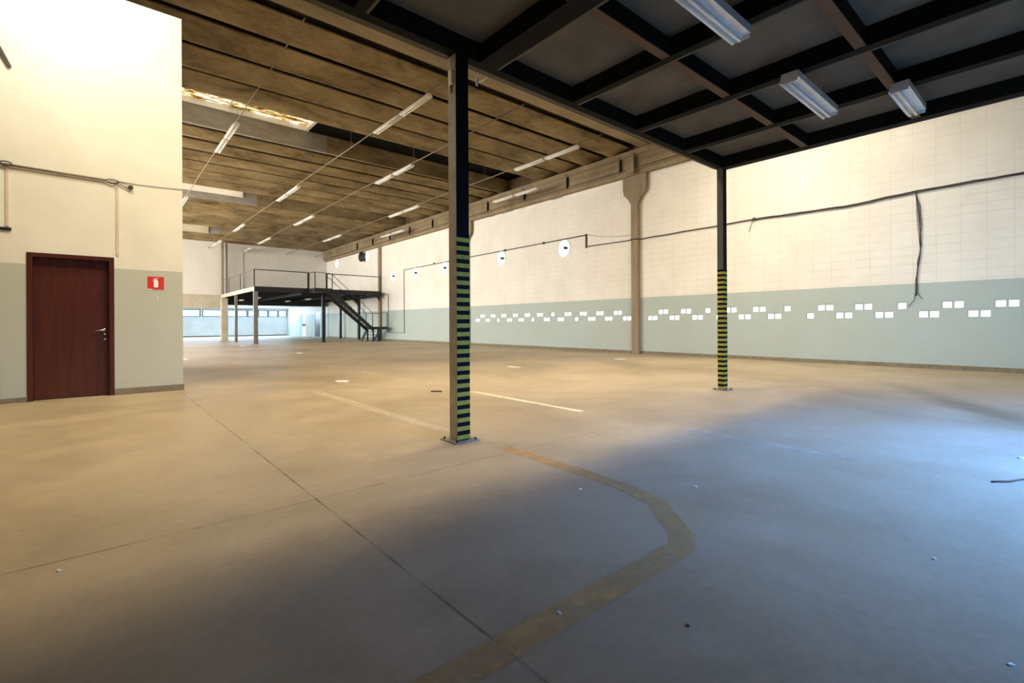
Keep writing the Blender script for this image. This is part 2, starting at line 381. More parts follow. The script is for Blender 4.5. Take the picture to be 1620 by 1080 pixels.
# ceiling: precast ribs 1.25 m apart, missing at the three skylights
ceil = struct(MB().box(-9, XW, -6, 4.8, 7.6, 8.0), 'ceiling', M['slab'])
skyl = [(5.0, 7.35), (15.0, 17.35), (25.0, 27.35), (35.0, 37.35)]
def slab_piece(y0, y1, x0=-9, x1=XW, m='slab'): MB().box(x0, x1, y0, y1, 7.6 if m == 'slab' else 7.8, 8.0).build('roof_slab', M[m], ceil)
prev = 4.8
for i, (a, b) in enumerate(skyl):
    if i: slab_piece(prev, a)
    slab_piece(a, b, 5.55, XW, 'tar')  # shade of the recess put into a near-black slab colour
    prev = b
slab_piece(prev, YB+.2)
ys = [9.85 + 1.25*k for k in range(-12, 26)]
for y in ys:
    if any(a < y - .1 < b - .35 for a, b in skyl) and abs(y - 9.85) > .1 and not any(abs(y-b) < .2 for a, b in skyl): continue
    if abs(y-9.85) < .1: continue
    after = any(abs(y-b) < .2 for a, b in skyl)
    # near face leans towards the camera at the top; bottom near edge at y
    fl = .66 if y < 16 else .40
    prof = [(y, 7.2), (y+.05, 7.2), (y+.08, 7.24), (y+.10, 7.6), (y-.06, 7.6), (y-.07, 7.46), (y-fl, 7.42), (y-fl-.01, 7.38), (y-fl*.7, 7.31), (y-.06, 7.215)]
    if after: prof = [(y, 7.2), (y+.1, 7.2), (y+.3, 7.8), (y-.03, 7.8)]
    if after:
        MB().prism(prof, 'x', -9, 6.2).build('roof_beam', M['rib_grey'], ceil); MB().prism(prof, 'x', 6.2, XW).build('roof_beam', M['rib'], ceil)  # paler left length paints in the skylight falling on this rib
    else: MB().prism(prof, 'x', -9, XW).build('roof_beam', M['rib'], ceil)
tag(struct(MB().box(-9, XW, 9.45, 9.85, 7.2, 7.8).box(-9, XW, 9.36, 9.94, 7.42, 7.5), 'trim_2', M['girder']))
for i, (a, b) in enumerate(skyl[1:]):
    cz = (7.78, 7.50, 7.15)[i]
    cb = struct(MB().box(-8.9, 5.55, a, a+.06, 7.8, 8.25).box(-8.9, 5.55, b-.10, b-.04, cz, 7.95).box(-8.9, 5.55, b-.06, b-.04, 7.95, 8.25).box(5.45, 5.55, a+.06, b-.10, 7.8, 8.25).box(-9, -8.9, a, b-.02, 7.8, 8.25),
                'window_%d' % (i+15), M['enamel'] if i < 2 else M['lintel'])
    for x in (-5.5, -3.3, -1.2, .95, 3.1): MB().box(x, x+.05, a+.06, b-.06, 7.925, 7.955).build('glazing_bar', M['enamel'], cb)
    MB().box(-8.9, 5.45, a+.06, b-.06, 7.96, 7.98).build('skylight_sheet', M['skylight'], cb)
struct(MB().box(-9, 5.55, 5.0, 7.35, 8.0, 8.1), 'ceiling.002', M['slab'])

# edge beam along the right wall
struct(MB().box(XW-.02, XW, -2.7, YB, 7.2, 7.98), 'trim_5', M['slab'])
eb = struct(MB().prism([(XW, 6.37), (XW, 7.2), (XW-.34, 7.2), (XW-.34, 7.02), (XW-.26, 6.98), (XW-.26, 6.62), (XW-.30, 6.60), (XW-.30, 6.53), (XW-.20, 6.50), (XW-.20, 6.37)], 'y', -4.7, YB),
            'trim_3', M['girder'])
MB().box(XW-.315, XW-.27, -4.7, YB, 6.55, 6.575).build('cable_tray', M['steel'], eb)  # dark strip along the groove line of the beam
for y in (8.3, 10.71, 13.32, 15.9, 18.55, 21.1, 23.66, 26.3, 28.9, 31.5, 34.1):
    MB().box(XW-.36, XW-.262, y, y+.035, 6.53, 7.06).build('strap', M['steel'], eb)

# baseboards
struct(MB().box(XW-.025, XW, -4.7, YB, 0, .10), 'baseboard_right', M['base'])
struct(MB().box(DX1, 1.10, YF-.02, YF, 0, .10), 'baseboard_front', M['base'])
struct(MB().box(-1.06, DX0, YF-.02, YF, 0, .07), 'baseboard_left', M['base'])
struct(MB().box(-9, XW, YA-.02, YA, 0, .08), 'baseboard_back', M['steel'])

# door 1
d = bpy.data.objects.new('door_1', None); C.objects.link(d); d.location = (DX0, YF, 0); d['kind'] = 'structure'
MB().box(DX0, DX0+.06, YF-.012, YF+.17, 0, DZ).box(DX1-.06, DX1, YF-.012, YF+.17, 0, DZ).box(DX0+.06, DX1-.06, YF-.012, YF+.17, DZ-.06, DZ).build('door_frame', M['wood'], d)
lf = MB().box(DX0+.063, DX1-.063, YF+.10, YF+.14, .012, DZ-.063).build('door_leaf', M['wood'], d)
hb = MB().tube([(.07, YF+.10, 1.03), (.07, YF+.055, 1.03), (.055, YF+.045, 1.03), (-.05, YF+.045, 1.02)], .011, 10)
hb.lathe((.07, YF+.10, 1.03), 'y', [(0, -.012), (.026, -.012), (.026, 0), (0, 0)], 16)
tag(hb.build('door_handle', M['chrome'], lf), 'chrome lever handle')
for z in (.965, .885):
    MB().lathe((.075, YF+.10, z), 'y', [(0, -.010), (.010, -.010), (.018, -.006), (.018, 0), (0, 0)], 16).build('lock_escutcheon', M['chrome'], lf)

# ------------------------------------------------------------------ floor paint and joints (parts of the floor)
def strip(name, pts, wd, mat, z=.0015, seg=.25):
    P = [Vector(p) for p in pts]; dense = [P[0]]
    for a, b in zip(P, P[1:]):
        k = max(1, int((b-a).length/seg)); dense += [a.lerp(b, i/k) for i in range(1, k+1)]
    me = bpy.data.meshes.new(name); vv = []; ff = []; ed = []
    for i, p in enumerate(dense):
        t = (dense[min(i+1, len(dense)-1)] - dense[max(i-1, 0)]).normalized(); nn = Vector((-t.y, t.x))
        endf = 0 if i in (0, len(dense)-1) else 1
        for o_, e_ in ((-.5, 0), (-.32, 1), (.32, 1), (.5, 0)):
            q = p + nn*wd*o_; vv.append((q.x, q.y, z)); ed.append(e_*endf)
    for i in range(len(dense)-1):
        for j in range(3): a = i*4+j; ff.append((a, a+1, a+5, a+4))
    me.from_pydata(vv, [], ff); at = me.attributes.new('edge', 'FLOAT', 'POINT')
    for i, e_ in enumerate(ed): at.data[i].value = e_
    me.materials.append(mat); o = bpy.data.objects.new(name, me); C.objects.link(o); o.parent = floor
    return o
strip('painted_line', [(-.6, 1.27), (2.16, 1.26), (2.30, 1.34), (2.58, 1.66), (2.68, 2.0), (2.71, 2.5), (2.74, 3.4)], .15, M['line_y'], .002)
strip('painted_line', [(2.70, 4.2), (2.70, 8.5)], .16, M['line_m'])
strip('painted_line', [(4.56, 3.9), (4.60, 6.5)], .11, M['line_p'])
strip('painted_line', [(4.66, 7.5), (4.70, 11.2)], .11, M['line_m'])
strip('painted_line', [(4.60, 2.8), (4.58, 1.0)], .10, M['line_f'])
strip('floor_joint', [(1.04, -.5), (1.03, 9.7)], .013, M['joint'], .001)
strip('floor_joint', [(-1.0, 3.08), (4.2, 3.17)], .011, M['joint'], .001)
strip('floor_joint', [(5.2, 4.6), (11.5, 4.7)], .012, M['joint'], .001)

# ------------------------------------------------------------------ striped steel columns
def steel_column(name, label, x0, x1, y0, y1, ztop, faces, period, top, plate, mats, side='steel_side'):
    cx, cy = (x0+x1)/2, (y0+y1)/2
    r = empty(name, (cx, cy, 0), label, 'steel column', 'black and yellow striped steel columns')
    b = MB()
    b.box(x0, x1, y0, y1, .012, ztop)
    ym = (y0+y1)/2     # shallow grooves where the two channels meet
    for xs in (x0-.0015, x1-.0005): b.box(xs, xs+.002, ym-.004, ym+.004, .012, ztop)
    b.build('shaft', mats, r)
    tag(MB().box(x0-.003, x0-.0018, y0, y1, .012, ztop).build('side_channel', M[side], r), 'bare grey side of the column')  # thin paler skin paints in the light falling on this side
    t = MB(); n = int(round(top/period)); e = .002
    for k in range(n):
        for h_, mi in ((0, 0), (.5, 1)):
            t.mi = mi; za = .02 + (k+h_)*period*(top-.02)/top; zb = za + period*.5*(top-.02)/top
            j = random.uniform(-.002, .002)
            if 'y' in faces: t.box(x0-e, x1+e, y0-e, y0, za, zb)
            if 'x' in faces:
                t.box(x0-e-.003, x0-.003, y0-e, y1, za, zb)
    t.build('hazard_stripe_tape', [M['yellow'], M['black']], r)
    MB().box(cx-plate, cx+plate, cy-plate, cy+plate, 0, .012, .003).build('base_plate', M['plate'], r)
    for sx in (-1, 1):
        for sy in (-1, 1):
            MB().lathe((cx+sx*(plate-.03), cy+sy*(plate-.03), .012), 'z', [(0, .02), (.008, .02), (.008, .008), (.014, .008), (.014, 0), (0, 0)], 6).build('anchor_bolt', M['steel'], r)
    return r
c1 = steel_column('steel_column', 'near steel column with a yellow and black striped face in front of the hall', 2.525, 2.665, 3.735, 3.86, 3.61, 'y', .081, 1.97, .135, M['steel_dark'])
bx = MB().box(2.50, 2.525, 3.765, 3.83, 3.33, 3.47, .006).build('junction_box', M['white'], c1)
MB().tube([(2.512, 3.80, 3.33), (2.515, 3.80, 3.29), (2.522, 3.80, 3.26)], .008).build('cable_gland', M['conduit'], c1)
c2 = steel_column('steel_column', 'farther slim steel column striped yellow and black at the deck corner', 7.70, 7.82, 3.72, 3.82, 3.61, 'xy', .0785, 1.95, .12, M['steel_dark'], 'steel_mid')

# ------------------------------------------------------------------ near mezzanine overhead
DK = empty('mezzanine_deck', (3.4, 3.8, 3.61), 'dark steel mezzanine deck overhead carried by the two striped columns', 'mezzanine')
Z0, Z1 = 3.61, 3.79
MB().box(-1.0, 7.86, -1.3, 3.84, Z1, 3.85).build('deck_plate', M['deckplate'], DK)
def ibeam_y(x, y0, y1, z0, z1, w_, mats, name, parent):
    b = MB(); b.mi = 0; b.box(x-.006, x+.006, y0, y1, z0+.008, z1-.008); b.mi = 1; b.box(x-w_/2, x+w_/2, y0, y1, z0, z0+.008); b.mi = 0; b.box(x-w_/2, x+w_/2, y0, y1, z1-.008, z1)
    return b.build(name, mats, parent)
def ibeam_x(y, x0, x1, z0, z1, w_, mats, name, parent):
    b = MB(); b.mi = 0; b.box(x0, x1, y-.006, y+.006, z0+.008, z1-.008); b.mi = 1; b.box(x0, x1, y-w_/2, y+w_/2, z0, z0+.008); b.mi = 0; b.box(x0, x1, y-w_/2, y+w_/2, z1-.008, z1)
    return b.build(name, mats, parent)
SD = [M['steel_dark'], M['flange']]  # second, lighter colour paints in the lit outer edge of the flanges
mains = [(-1.0, -.86), (.30, .42), (1.55, 1.67), (2.80, 3.03), (4.11, 4.22), (5.33, 5.46), (6.52, 6.66)]
for a, c in mains:
    b = MB(); b.box(a, a+.02, -1.2, 3.72, Z0+.012, Z1); b.box(a+.02, c, -1.2, 3.72, Z1-.03, Z1); b.box(a-.004, c-.025, -1.2, 3.72, Z0, Z0+.012); b.mi = 1; b.box(c-.025, c, -1.2, 3.72, Z0, Z0+.014); b.build('joist', SD, DK)
b = MB(); b.mi = 0; b.box(7.70, 7.868, -1.3, 3.86, Z0+.012, Z1+.06); b.box(7.70, 7.84, -1.3, 3.85, Z0, Z0+.012); b.mi = 1; b.box(7.84, 7.87, -1.3, 3.862, Z0, Z0+.014); b.build('edge_channel', SD, DK)
b = MB(); b.mi = 0; b.box(-1.0, 7.70, 3.72, 3.858, Z0+.012, Z1+.06); b.box(-1.0, 7.70, 3.72, 3.82, Z0, Z0+.012); b.mi = 1; b.box(-1.0, 7.70, 3.82, 3.862, Z0, Z0+.014); b.build('edge_channel', SD, DK)
b = MB(); b.mi = 0; b.box(-1.0, 7.70, -1.3, -1.2, Z0, Z1+.06); b.build('edge_channel', SD, DK)
xs = mains + [(7.70, 7.87)]
for y in (2.49, 1.24, -.01):
    for p_, q_ in zip(xs, xs[1:]):
        b = MB(); b.box(p_[1]+.004, q_[0]-.004, y, y+.012, Z0+.016, Z1); b.mi = 1; b.box(p_[1]+.004, q_[0]-.004, y-.004, y+.085, Z0+.004, Z0+.016)
        b.build('cross_brace', [M['steel_dark'], M['rust']], DK)
hk = MB().box(2.90, 2.925, 3.93, 3.936, 3.50, 3.59).tube([(2.915, 3.93, 3.53), (2.97, 3.93, 3.56), (3.02, 3.88, 3.605)], .005).build('hanging_bracket', M['white'], DK)

# twin tube lamps under the deck
def deck_lamp(label, x0, x1, y, z):
    r = empty('fluorescent_lamp', ((x0+x1)/2, y, z), label, 'lamp', 'lamps under the near deck')
    w_ = .088
    MB().prism([(y-w_, z+.03), (y-w_, z+.10), (y+.06, z+.10), (y+w_, z+.02), (y+w_, z+.012), (y+.045, z+.03), (y+.01, z+.012), (y-.03, z+.028)], 'x', x0, x1).build('reflector', M['refl'], r)
    for xx in (x0-.006, x1): MB().box(xx, xx+.006, y-.08, y+.07, z+.0, z+.10).build('end_cap', M['refl'], r)
    for dy in (-.005, .055):
        MB().tube([(x0+.02, y+dy, z-.006), (x1-.02, y+dy, z-.006)], .015, 12).build('tube', M['tube'], r)
    for xx in (x0+.2, x1-.2): MB().tube([(xx, y, z+.10), (xx, y, Z1)], .003, 6).build('hanger', M['steel'], r)
    return r
deck_lamp('nearest grey twin tube lamp under the deck, cut by the top of the picture', 2.92, 4.17, 1.86, 3.50)
deck_lamp('twin tube lamp under the deck between the first rusty braces, middle of the three', 5.27, 6.50, 1.87, 3.50)
deck_lamp('twin tube lamp in the deck bay nearest the block wall, rightmost of the three', 6.36, 7.22, 1.20, 3.50)

# ------------------------------------------------------------------ hanging lamp rows of the hall
def pair_lamp(x, y0, y1, label, z=6.6):
    r = empty('fluorescent_lamp', (x, (y0+y1)/2, z), label, 'lamp', 'ceiling lamp pairs of the hall')
    ym = (y0+y1)/2
    for a, b_, dz in ((y0, ym-.06, 0), (ym+.06, y1, 0)):
        h = MB().prism([(x-.085, z+.015), (x-.05, z+.065), (x+.05, z+.065), (x+.085, z+.015), (x+.085, z), (x-.085, z)], 'y', a, b_).build('housing', M['enamel'], r)
        for dx in (-.045, .045):
            MB().tube([(x+dx, a+.03, z-.018), (x+dx, b_-.03, z-.018)], .015, 8).build('tube', M['tube'], h)
    MB().tube([(x, ym-.07, z+.03), (x, ym+.07, z+.03)], .012, 6).build('connector', M['conduit'], r)
    for yy in (y0+.5, y1-.5): MB().tube([(x, yy, z+.06), (x, yy, z+.115)], .006, 6).build('clip', M['conduit'], r)
    return r
rows = [
    (2.90, 'first conduit from the door wall', [(14.96, 17.8, 'just past the roof skylight'), (25.0, 27.6, 'half hidden by the door wall edge')]),
    (6.10, 'conduit left of the near column', [(10.15, 13.15, 'the largest, left of the near column top'), (20.2, 23.15, 'second along it'), (29.8, 32.3, 'third along it'), (36.5, 39.5, 'last, by the far concrete column')]),
    (8.32, 'conduit passing behind the near column', [(15.0, 17.85, 'first, left of the column shaft'), (25.25, 28.25, 'second along it'), (33.4, 36.3, 'third along it'), (38.6, 40.8, 'last, against the back wall')]),
    (11.42, 'conduit right of the near column', [(10.12, 13.1, 'first, right of the column'), (19.97, 23.0, 'second, left of the column shaft'), (29.6, 32.6, 'third, near the far corner')]),
    (13.66, 'conduit beside the right edge beam', [(14.3, 17.2, 'first, right of the column shaft'), (25.7, 28.7, 'second, left of the column shaft')])]
rowname = ['row nearest the door', 'second row from the door', 'middle row', 'fourth row from the door', 'row beside the wall']
for (x, where, ls), rn in zip(rows, rowname):
    t = tag(MB().tube([(x, 9.2, 6.72)] + [(x, 9.2+k*5, 6.72 - (.03 if k % 2 else 0)) for k in range(1, 6)] + [(x, YB, 6.72)], .016, 6).build('ceiling_conduit', M['conduit']),
            'thin tan conduit under the roof beams carrying the lamps, ' + rn, 'conduit', 'lamp conduits under the roof')
    for k in range(9):
        yy = 11.16 + 1.25*k*3
        if yy < 41: MB().tube([(x, yy, 6.73), (x, yy, 7.2)], .005, 5).build('hanger', M['conduit'], t)
    for a, b_, l in ls:
        pair_lamp(x, a, b_, 'unlit lamp pair, %s, %s' % (rn, l))

# ------------------------------------------------------------------ concrete pillars
def wall_pillar(y0, y1, label, head=True):
    r = empty('concrete_pillar', (XW-.17, (y0+y1)/2, 0), label, 'pillar', 'concrete pillars on the right wall')
    MB().box(XW-.15, XW-.001, y0, y1, 0, 6.36, .012).build('shaft', M['pillar'], r)
    ym = (y0+y1)/2; hw = (y1-y0)/2
    if head:
        MB().prism([(ym-hw, 5.35), (ym+hw, 5.35), (ym+hw+.12, 5.55), (ym+hw+.30, 5.72), (ym+hw+.34, 5.95), (ym+hw+.34, 6.36), (ym-hw-.34, 6.36), (ym-hw-.34, 5.95), (ym-hw-.30, 5.72), (ym-hw-.12, 5.55)], 'x', XW-.152, XW-.001).build('corbel', M['pillar'], r)
        MB().box(XW-.42, XW-.362, y0-.02, y1+.02, 6.37, 7.05).build('bearing_block', M['pillar'], r)
    return r
wall_pillar(10.11, 10.40, 'concrete pillar with flared head on the block wall between the two striped columns')
wall_pillar(20.52, 20.81, 'concrete wall pillar whose flared head peeps out right of the near striped column')
wall_pillar(30.80, 31.10, 'slender looking far wall pillar at the stair end of the far mezzanine', False)
r = empty('concrete_column', (6.95, 40.2, 0), 'square concrete column at the left rear corner of the far mezzanine', 'column')
MB().box(6.72, 7.14, 40.0, 40.4, 0, 3.03, .02).build('lower_shaft', M['lintel'], r)
MB().box(6.74, 6.90, 40.0, 40.4, 3.03, 7.19, .015).build('upper_shaft', M['pillar'], r)

tag(MB().tube([(7.22, YB-.04, 3.34), (7.22, YB-.04, 7.18)], .035, 8).build('downpipe', M['conduit']), 'thin vertical pipe on the back wall right of the far concrete column', 'pipe')
tag(MB().tube([(8.35, YB-.03, 3.34), (8.35, YB-.03, 6.6)], .02, 8).build('wall_tube', M['trunk']), 'pale thin vertical tube on the back wall above the far mezzanine', 'pipe')

# ------------------------------------------------------------------ ventilation blocks in the right wall
vmb = {}
def vent_proto(n):
    r = bpy.data.objects.new('glass_block', None); C.objects.link(r); r.location = (XW, 0, 0)
    hw = .20 if n == 2 else .105
    me = sheet_with_holes('surround', rect(-hw, hw, -.095, .095), [rect(c-.074, c+.074, -.066, .066) for c in ((-.098, .098) if n == 2 else (0,))], .16, M['block_paint'],
                          lambda u, v, t: (t+.01, u, v))
    del me['kind']; me.parent = r
    for c in ((-.098, .098) if n == 2 else (0,)):
        MB().box(.014, .03, c-.078, c+.078, -.068, .068).build('glass_pane', M['block_glass']).parent = r
    return r
protos = {1: vent_proto(1), 2: vent_proto(2)}; used = {1: False, 2: False}
def ordw(i): return ['first', 'second', 'third', 'fourth', 'fifth', 'sixth', 'seventh', 'eighth', 'ninth', 'tenth', 'eleventh', 'twelfth'][i]
secs = [(10.2, 99, 'left of the wall pillar'), (7.1, 10.2, 'between pillar and slim pole'), (-9, 7.1, 'right of the slim pole')]
count = {}
for y, z, n in vents:   # ordered from far (left in the photo) to near (right)
    p = protos[n]
    o = p if not used[n] else copy_tree(p)
    used[n] = True
    o.location = (XW, y, z)
    si = [i for i, s_ in enumerate(secs) if s_[0] <= y < s_[1]][0]
    key = (si, z); k = count.get(key, 0); count[key] = k+1
    tag(o, '%s glass block, %s row, %s from left, %s' % ('double' if n == 2 else 'single', 'upper' if z == ROWU else 'lower', ordw(k), secs[si][2]),
        'glass block', 'glowing blocks in the green band of the right wall')

# ------------------------------------------------------------------ round exhaust openings
flab = ['nearest and largest round white wall vent with a fan motor, left of the conduit step', 'second round wall vent, just right of the near striped column',
        'third round wall vent, touching the left edge of the near striped column', 'fourth round wall vent with motor, right of the vertical conduit',
        'fifth round wall vent, smallest of the low row, left of the vertical conduit', 'high round vent with its dark round cover swung open beside it', 'high round vent without motor nearest the far corner']
for i, (y, z) in enumerate(fans):
    r = empty('wall_vent', (XW, y, z), flab[i], 'vent', 'round vents in the right wall')
    MB().lathe((XW, y, z), 'x', [(FR, -.02), (FR+.015, -.02), (FR+.02, 0), (FR, .0), (FR-.004, .19), (FR-.012, .19), (FR-.012, -.02), (FR, -.02)], 40).build('ring', M['white'], r)
    MB().lathe((XW+.03, y, z), 'x', [(0, 0), (FR-.013, 0), (FR-.013, .008), (0, .008)], 40).build('pane', M['block_glass'], r)
    if i < 5:
        MB().lathe((XW+.0, y-.14, z), 'x', [(0, -.13), (.05, -.13), (.062, -.11), (.062, .03), (.03, .05), (0, .05)], 20).build('motor', M['steel'], r)
        MB().tube([(XW+.02, y-.14, z), (XW+.02, y-FR+.012, z-.01)], .012, 6).tube([(XW+.02, y-.14, z), (XW+.02, y+.02, z-FR+.03)], .006, 6).build('bracket', M['steel'], r)
    if i == 5:
        cy = y + .42
        MB().lathe((XW-.30, cy+.05, z), 'x', [(0, -.02), (FR-.03, -.02), (FR, .02), (FR, .10), (0, .10)], 32).build('cover', M['steel'], r)
        MB().tube([(XW-.02, y+FR+.01, z), (XW-.2, y+FR+.03, z)], .012, 6).build('hinge', M['steel'], r)

# ------------------------------------------------------------------ far mezzanine
FM = empty('mezzanine_platform', (6.72, 30.3, 3.04), 'far steel mezzanine platform with railings against the back corner', 'mezzanine')
xa, xb, ya, yb, za, zb = 6.72, 14.42, 30.3, 41.1, 3.03, 3.27
MB().box(xa, xb-.05, ya+.03, 39.95, zb-.05, zb).build('deck_plate', M['steel'], FM)
MB().box(7.2, xb-.05, 39.95, yb, zb-.05, zb).build('deck_plate', M['steel'], FM)
MB().box(xa, xb, ya, ya+.03, za-.02, zb+.02).build('front_fascia', M['steel'], FM)
tag(MB().box(xa-.03, xa, ya, 39.95, za, zb).build('side_fascia', M['steel_light'], FM), 'pale weathered side fascia')  # paler than the front fascia, painting in the light on this side
for k in range(9): MB().box(xa, xb-.05, 31.4+k*1.2-.03, 31.4+k*1.2+.03, za+.04, zb-.05).build('joist', M['steel'], FM) if 31.4+k*1.2 < 39.9 else None
for x in (9.3, 11.9, 14.3): MB().box(x-.05, x+.05, ya+.03, yb, za-.12, za+.04).build('girder', M['steel'], FM)
def mcol(x, y, w_, ztop, mat, z0=0):
    c = MB().box(x-w_/2, x+w_/2, y-w_/2, y+w_/2, z0+.012, ztop).box(x-w_*.8, x+w_*.8, y-w_*.8, y+w_*.8, z0, z0+.012).build('column', mat, FM); return c
mcol(6.80, 30.42, .21, za, M['steel_grey']); mcol(6.80, 35.56, .15, za, M['steel_grey']); mcol(10.62, 30.46, .17, za-.02, M['steel'])
mcol(14.28, 33.7, .17, za-.12, M['steel']); mcol(14.28, 37.2, .17, za-.12, M['steel']); mcol(14.24, 40.7, .2, za-.12, M['steel'])
for y in (33.7, 37.2): MB().prism([(14.20, za-.12), (13.8, za-.12), (14.20, za-.5)], 'y', y-.02, y+.02).build('gusset', M['steel'], FM)
MB().prism([(14.33, za-.02), (13.95, za-.02), (14.33, za-.42)], 'y', ya+.0, ya+.03).build('gusset', M['steel'], FM)
RT = 4.25
def rail(pts, r=.028, mat=M['steel']): return MB().tube(pts, r, 6).build('top_rail', mat, FM)
def post(x, y, w_=.05, z0=zb, z1=RT, mat=M['steel']): return MB().box(x-w_/2, x+w_/2, y-w_/2, y+w_/2, z0, z1).build('rail_post', mat, FM)
rail([(6.72, ya+.03, RT), (9.69, ya+.03, RT)]); rail([(10.79, ya+.03, RT), (14.33, ya+.03, RT)])
rail([(6.72, ya+.03, RT), (6.72, 39.9, RT)], .022, M['steel_grey'])
post(6.72, ya+.03); post(9.69, ya+.03, .10); post(10.79, ya+.03, .09); post(14.33, ya+.03)
for y in (33.9, 37.3, 38.3): post(6.72, y, .06, mat=M['steel_grey'])
MB().box(7.16, xb-.05, 40.85, 41.0, 2.58, za+.1).build('rear_girder', M['steel'], FM)  # dark box added to imitate the shadow over the lintel
for k, (x, y) in enumerate([(8.1, 35.6), (7.9, 39.5), (11.0, 39.2), (11.3, 35.4)]):
    pos_l = ['front left', 'rear left', 'rear right', 'front right, near the stair landing'][k]
    rr = empty('bay_lamp', (x, y, 2.85), 'small pale lamp under the far mezzanine, ' + pos_l, 'lamp', 'lamps under the far mezzanine')
    MB().box(x-.10, x+.10, y-.4, y+.4, 2.86, 2.93, .01).build('housing', M['enamel'], rr)
    MB().tube([(x, y-.36, 2.845), (x, y+.36, 2.845)], .015, 6).build('tube', M['tube'], rr)
    MB().tube([(x, y, 2.93), (x, y, zb-.05)], .01, 6).build('hanger', M['steel'], rr)

# staircase
ST = empty('steel_staircase', (10.2, 29.2, 0), 'black steel staircase leading up to the far mezzanine', 'staircase')
MB().box(9.69, 10.74, 29.2, 30.28, 3.03, 3.26, .005).build('upper_landing', M['steel'], ST)
def S(t): return (10.70 + (13.35-10.70)*t, 3.20 + (.86-3.20)*t)
for y in (29.2, 30.16):
    (x0, z0), (x1, z1) = S(0), S(1)
    MB().prism([(x0, z0), (x1, z1), (x1, z1-.26), (x0+.0, z0-.36)], 'y', y, y+.05).build('stringer', M['steel'], ST)
for k in range(1, 12):
    x, z = S(k/12)
    MB().box(x-.13, x+.13, 29.25, 30.16, z-.06, z-.03).build('tread', M['flange'], ST)
MB().box(13.30, 14.32, 29.2, 30.25, .76, .93, .004).build('lower_landing', M['steel'], ST)
for y in (29.23, 30.2):
    (x0, z0), (x1, z1) = S(.0), S(1)
    MB().tube([(x0, y, z0+.95), (x1-.05, y, z1+.95), (14.30, y, .93+.9)], .018, 6).build('handrail', M['steel'], ST)
    MB().box(13.28, 13.32, y-.02, y+.02, .93, 1.80).build('rail_post', M['steel'], ST)
    MB().box(14.27, 14.31, y-.02, y+.02, .93, 1.83).build('rail_post', M['steel'], ST)
    MB().box(10.72, 10.76, y-.02, y+.02, 3.26, 4.15).build('rail_post', M['steel'], ST)
MB().tube([(9.72, 30.2, 4.22), (9.72, 29.23, 4.2), (10.74, 29.23, 4.15)], .018, 6).build('handrail', M['steel'], ST)
MB().box(9.70, 9.74, 29.21, 29.25, 3.26, 4.2).build('rail_post', M['steel'], ST)
for x, y in ((13.36, 29.3), (13.7, 29.3), (13.36, 30.15), (14.22, 30.15)): MB().box(x-.045, x+.045, y-.045, y+.045, 0, .76).build('leg', M['steel'], ST)
for x in (13.33, 14.24):
    MB().prism([(30.25, .80), (30.25, .55), (30.95, 0), (31.2, 0)], 'x', x-.03, x+.03).build('stringer', M['steel'], ST)
for k in range(1, 4):
    MB().box(13.36, 14.21, 30.25+.24*k-.12, 30.25+.24*k+.12, .80-.2*k-.02, .80-.2*k+.01).build('tread', M['flange'], ST)

# ------------------------------------------------------------------ cables on the right wall
def wob(pts, amp, step=.25, xo=None):
    P = [Vector(p) for p in pts]; out = [P[0]]
    for a, b in zip(P, P[1:]):
        k = max(1, int((b-a).length/step))
        for i in range(1, k+1):
            q = a.lerp(b, i/k)
            if i < k: q += Vector((0, random.uniform(-amp, amp), random.uniform(-amp, amp)))
            out.append(q)
    return out
xc = XW-.03
wc = empty('wall_cable', (XW, 5, 4.1), 'drooping dark cable bundle along the right wall with a frayed drop', 'cable')
MB().tube(wob([(xc, -4.6, 4.22), (xc, .7, 4.19), (xc, 2.45, 4.17), (xc, 3.9, 4.08), (xc, 6.2, 4.13), (xc, 7.1, 4.11), (xc, 10.05, 4.08)], .008), .020, 7).build('cable', M['cable'], wc)
MB().tube(wob([(xc, .7, 4.16), (xc, 2.45, 4.13), (xc, 3.9, 4.05), (xc, 6.2, 4.10)], .012), .012, 6).build('cable', M['cable'], wc)
for off, am, end in ((0, .01, 1.7), (.035, .03, 1.45), (-.03, .035, 1.62)):
    MB().tube(wob([(xc, 2.45, 4.15), (xc, 2.40+off, 3.6), (xc, 2.37+off*.5, 2.9), (xc, 2.43, 2.3), (xc, 2.46+off, end+.15), (xc, 2.46+off*4, end)], am, .18), .014 if off == 0 else .007, 6).build('drop_cable', M['cable'], wc)
MB().tube(wob([(xc, 6.2, 4.12), (xc, 6.24, 3.98), (xc, 6.3, 3.78)], .008, .1), .007, 6).build('loose_end', M['cable'], wc)
MB().lathe((xc, 6.15, 4.13), 'x', [(0, -.03), (.045, -.03), (.045, .028), (0, .028)], 12).build('clamp', M['cable'], wc)
cn = empty('wall_conduit', (XW, 20, 4.5), 'rigid brown conduit stepping up then running far along the right wall', 'conduit')
MB().tube([(xc, 10.09, 4.08), (xc-.14, 10.095, 4.08), (xc-.14, 10.41, 4.09), (xc, 10.415, 4.09), (xc, 12.6, 4.12)], .018, 8).build('lower_run', M['cable'], cn)
MB().tube([(xc, 12.6, 4.07), (xc, 12.6, 4.62)], .03, 8).build('riser', M['cable'], cn)
MB().tube([(xc, 12.62, 4.58), (xc, 20.5, 4.56)], .02, 8).build('upper_run', M['cable'], cn)
MB().tube([(xc, 20.83, 4.55), (xc, 27.6, 4.51), (xc, 27.6, .55), (xc, 29.8, .54), (xc, 29.8, 3.1), (xc, 30.3, 3.1)], .02, 8).build('far_run', M['cable'], cn)
for y in (15.0, 17.6, 24.0): MB().box(xc-.03, XW, y-.03, y+.03, 4.52, 4.62).build('clamp', M['cable'], cn)
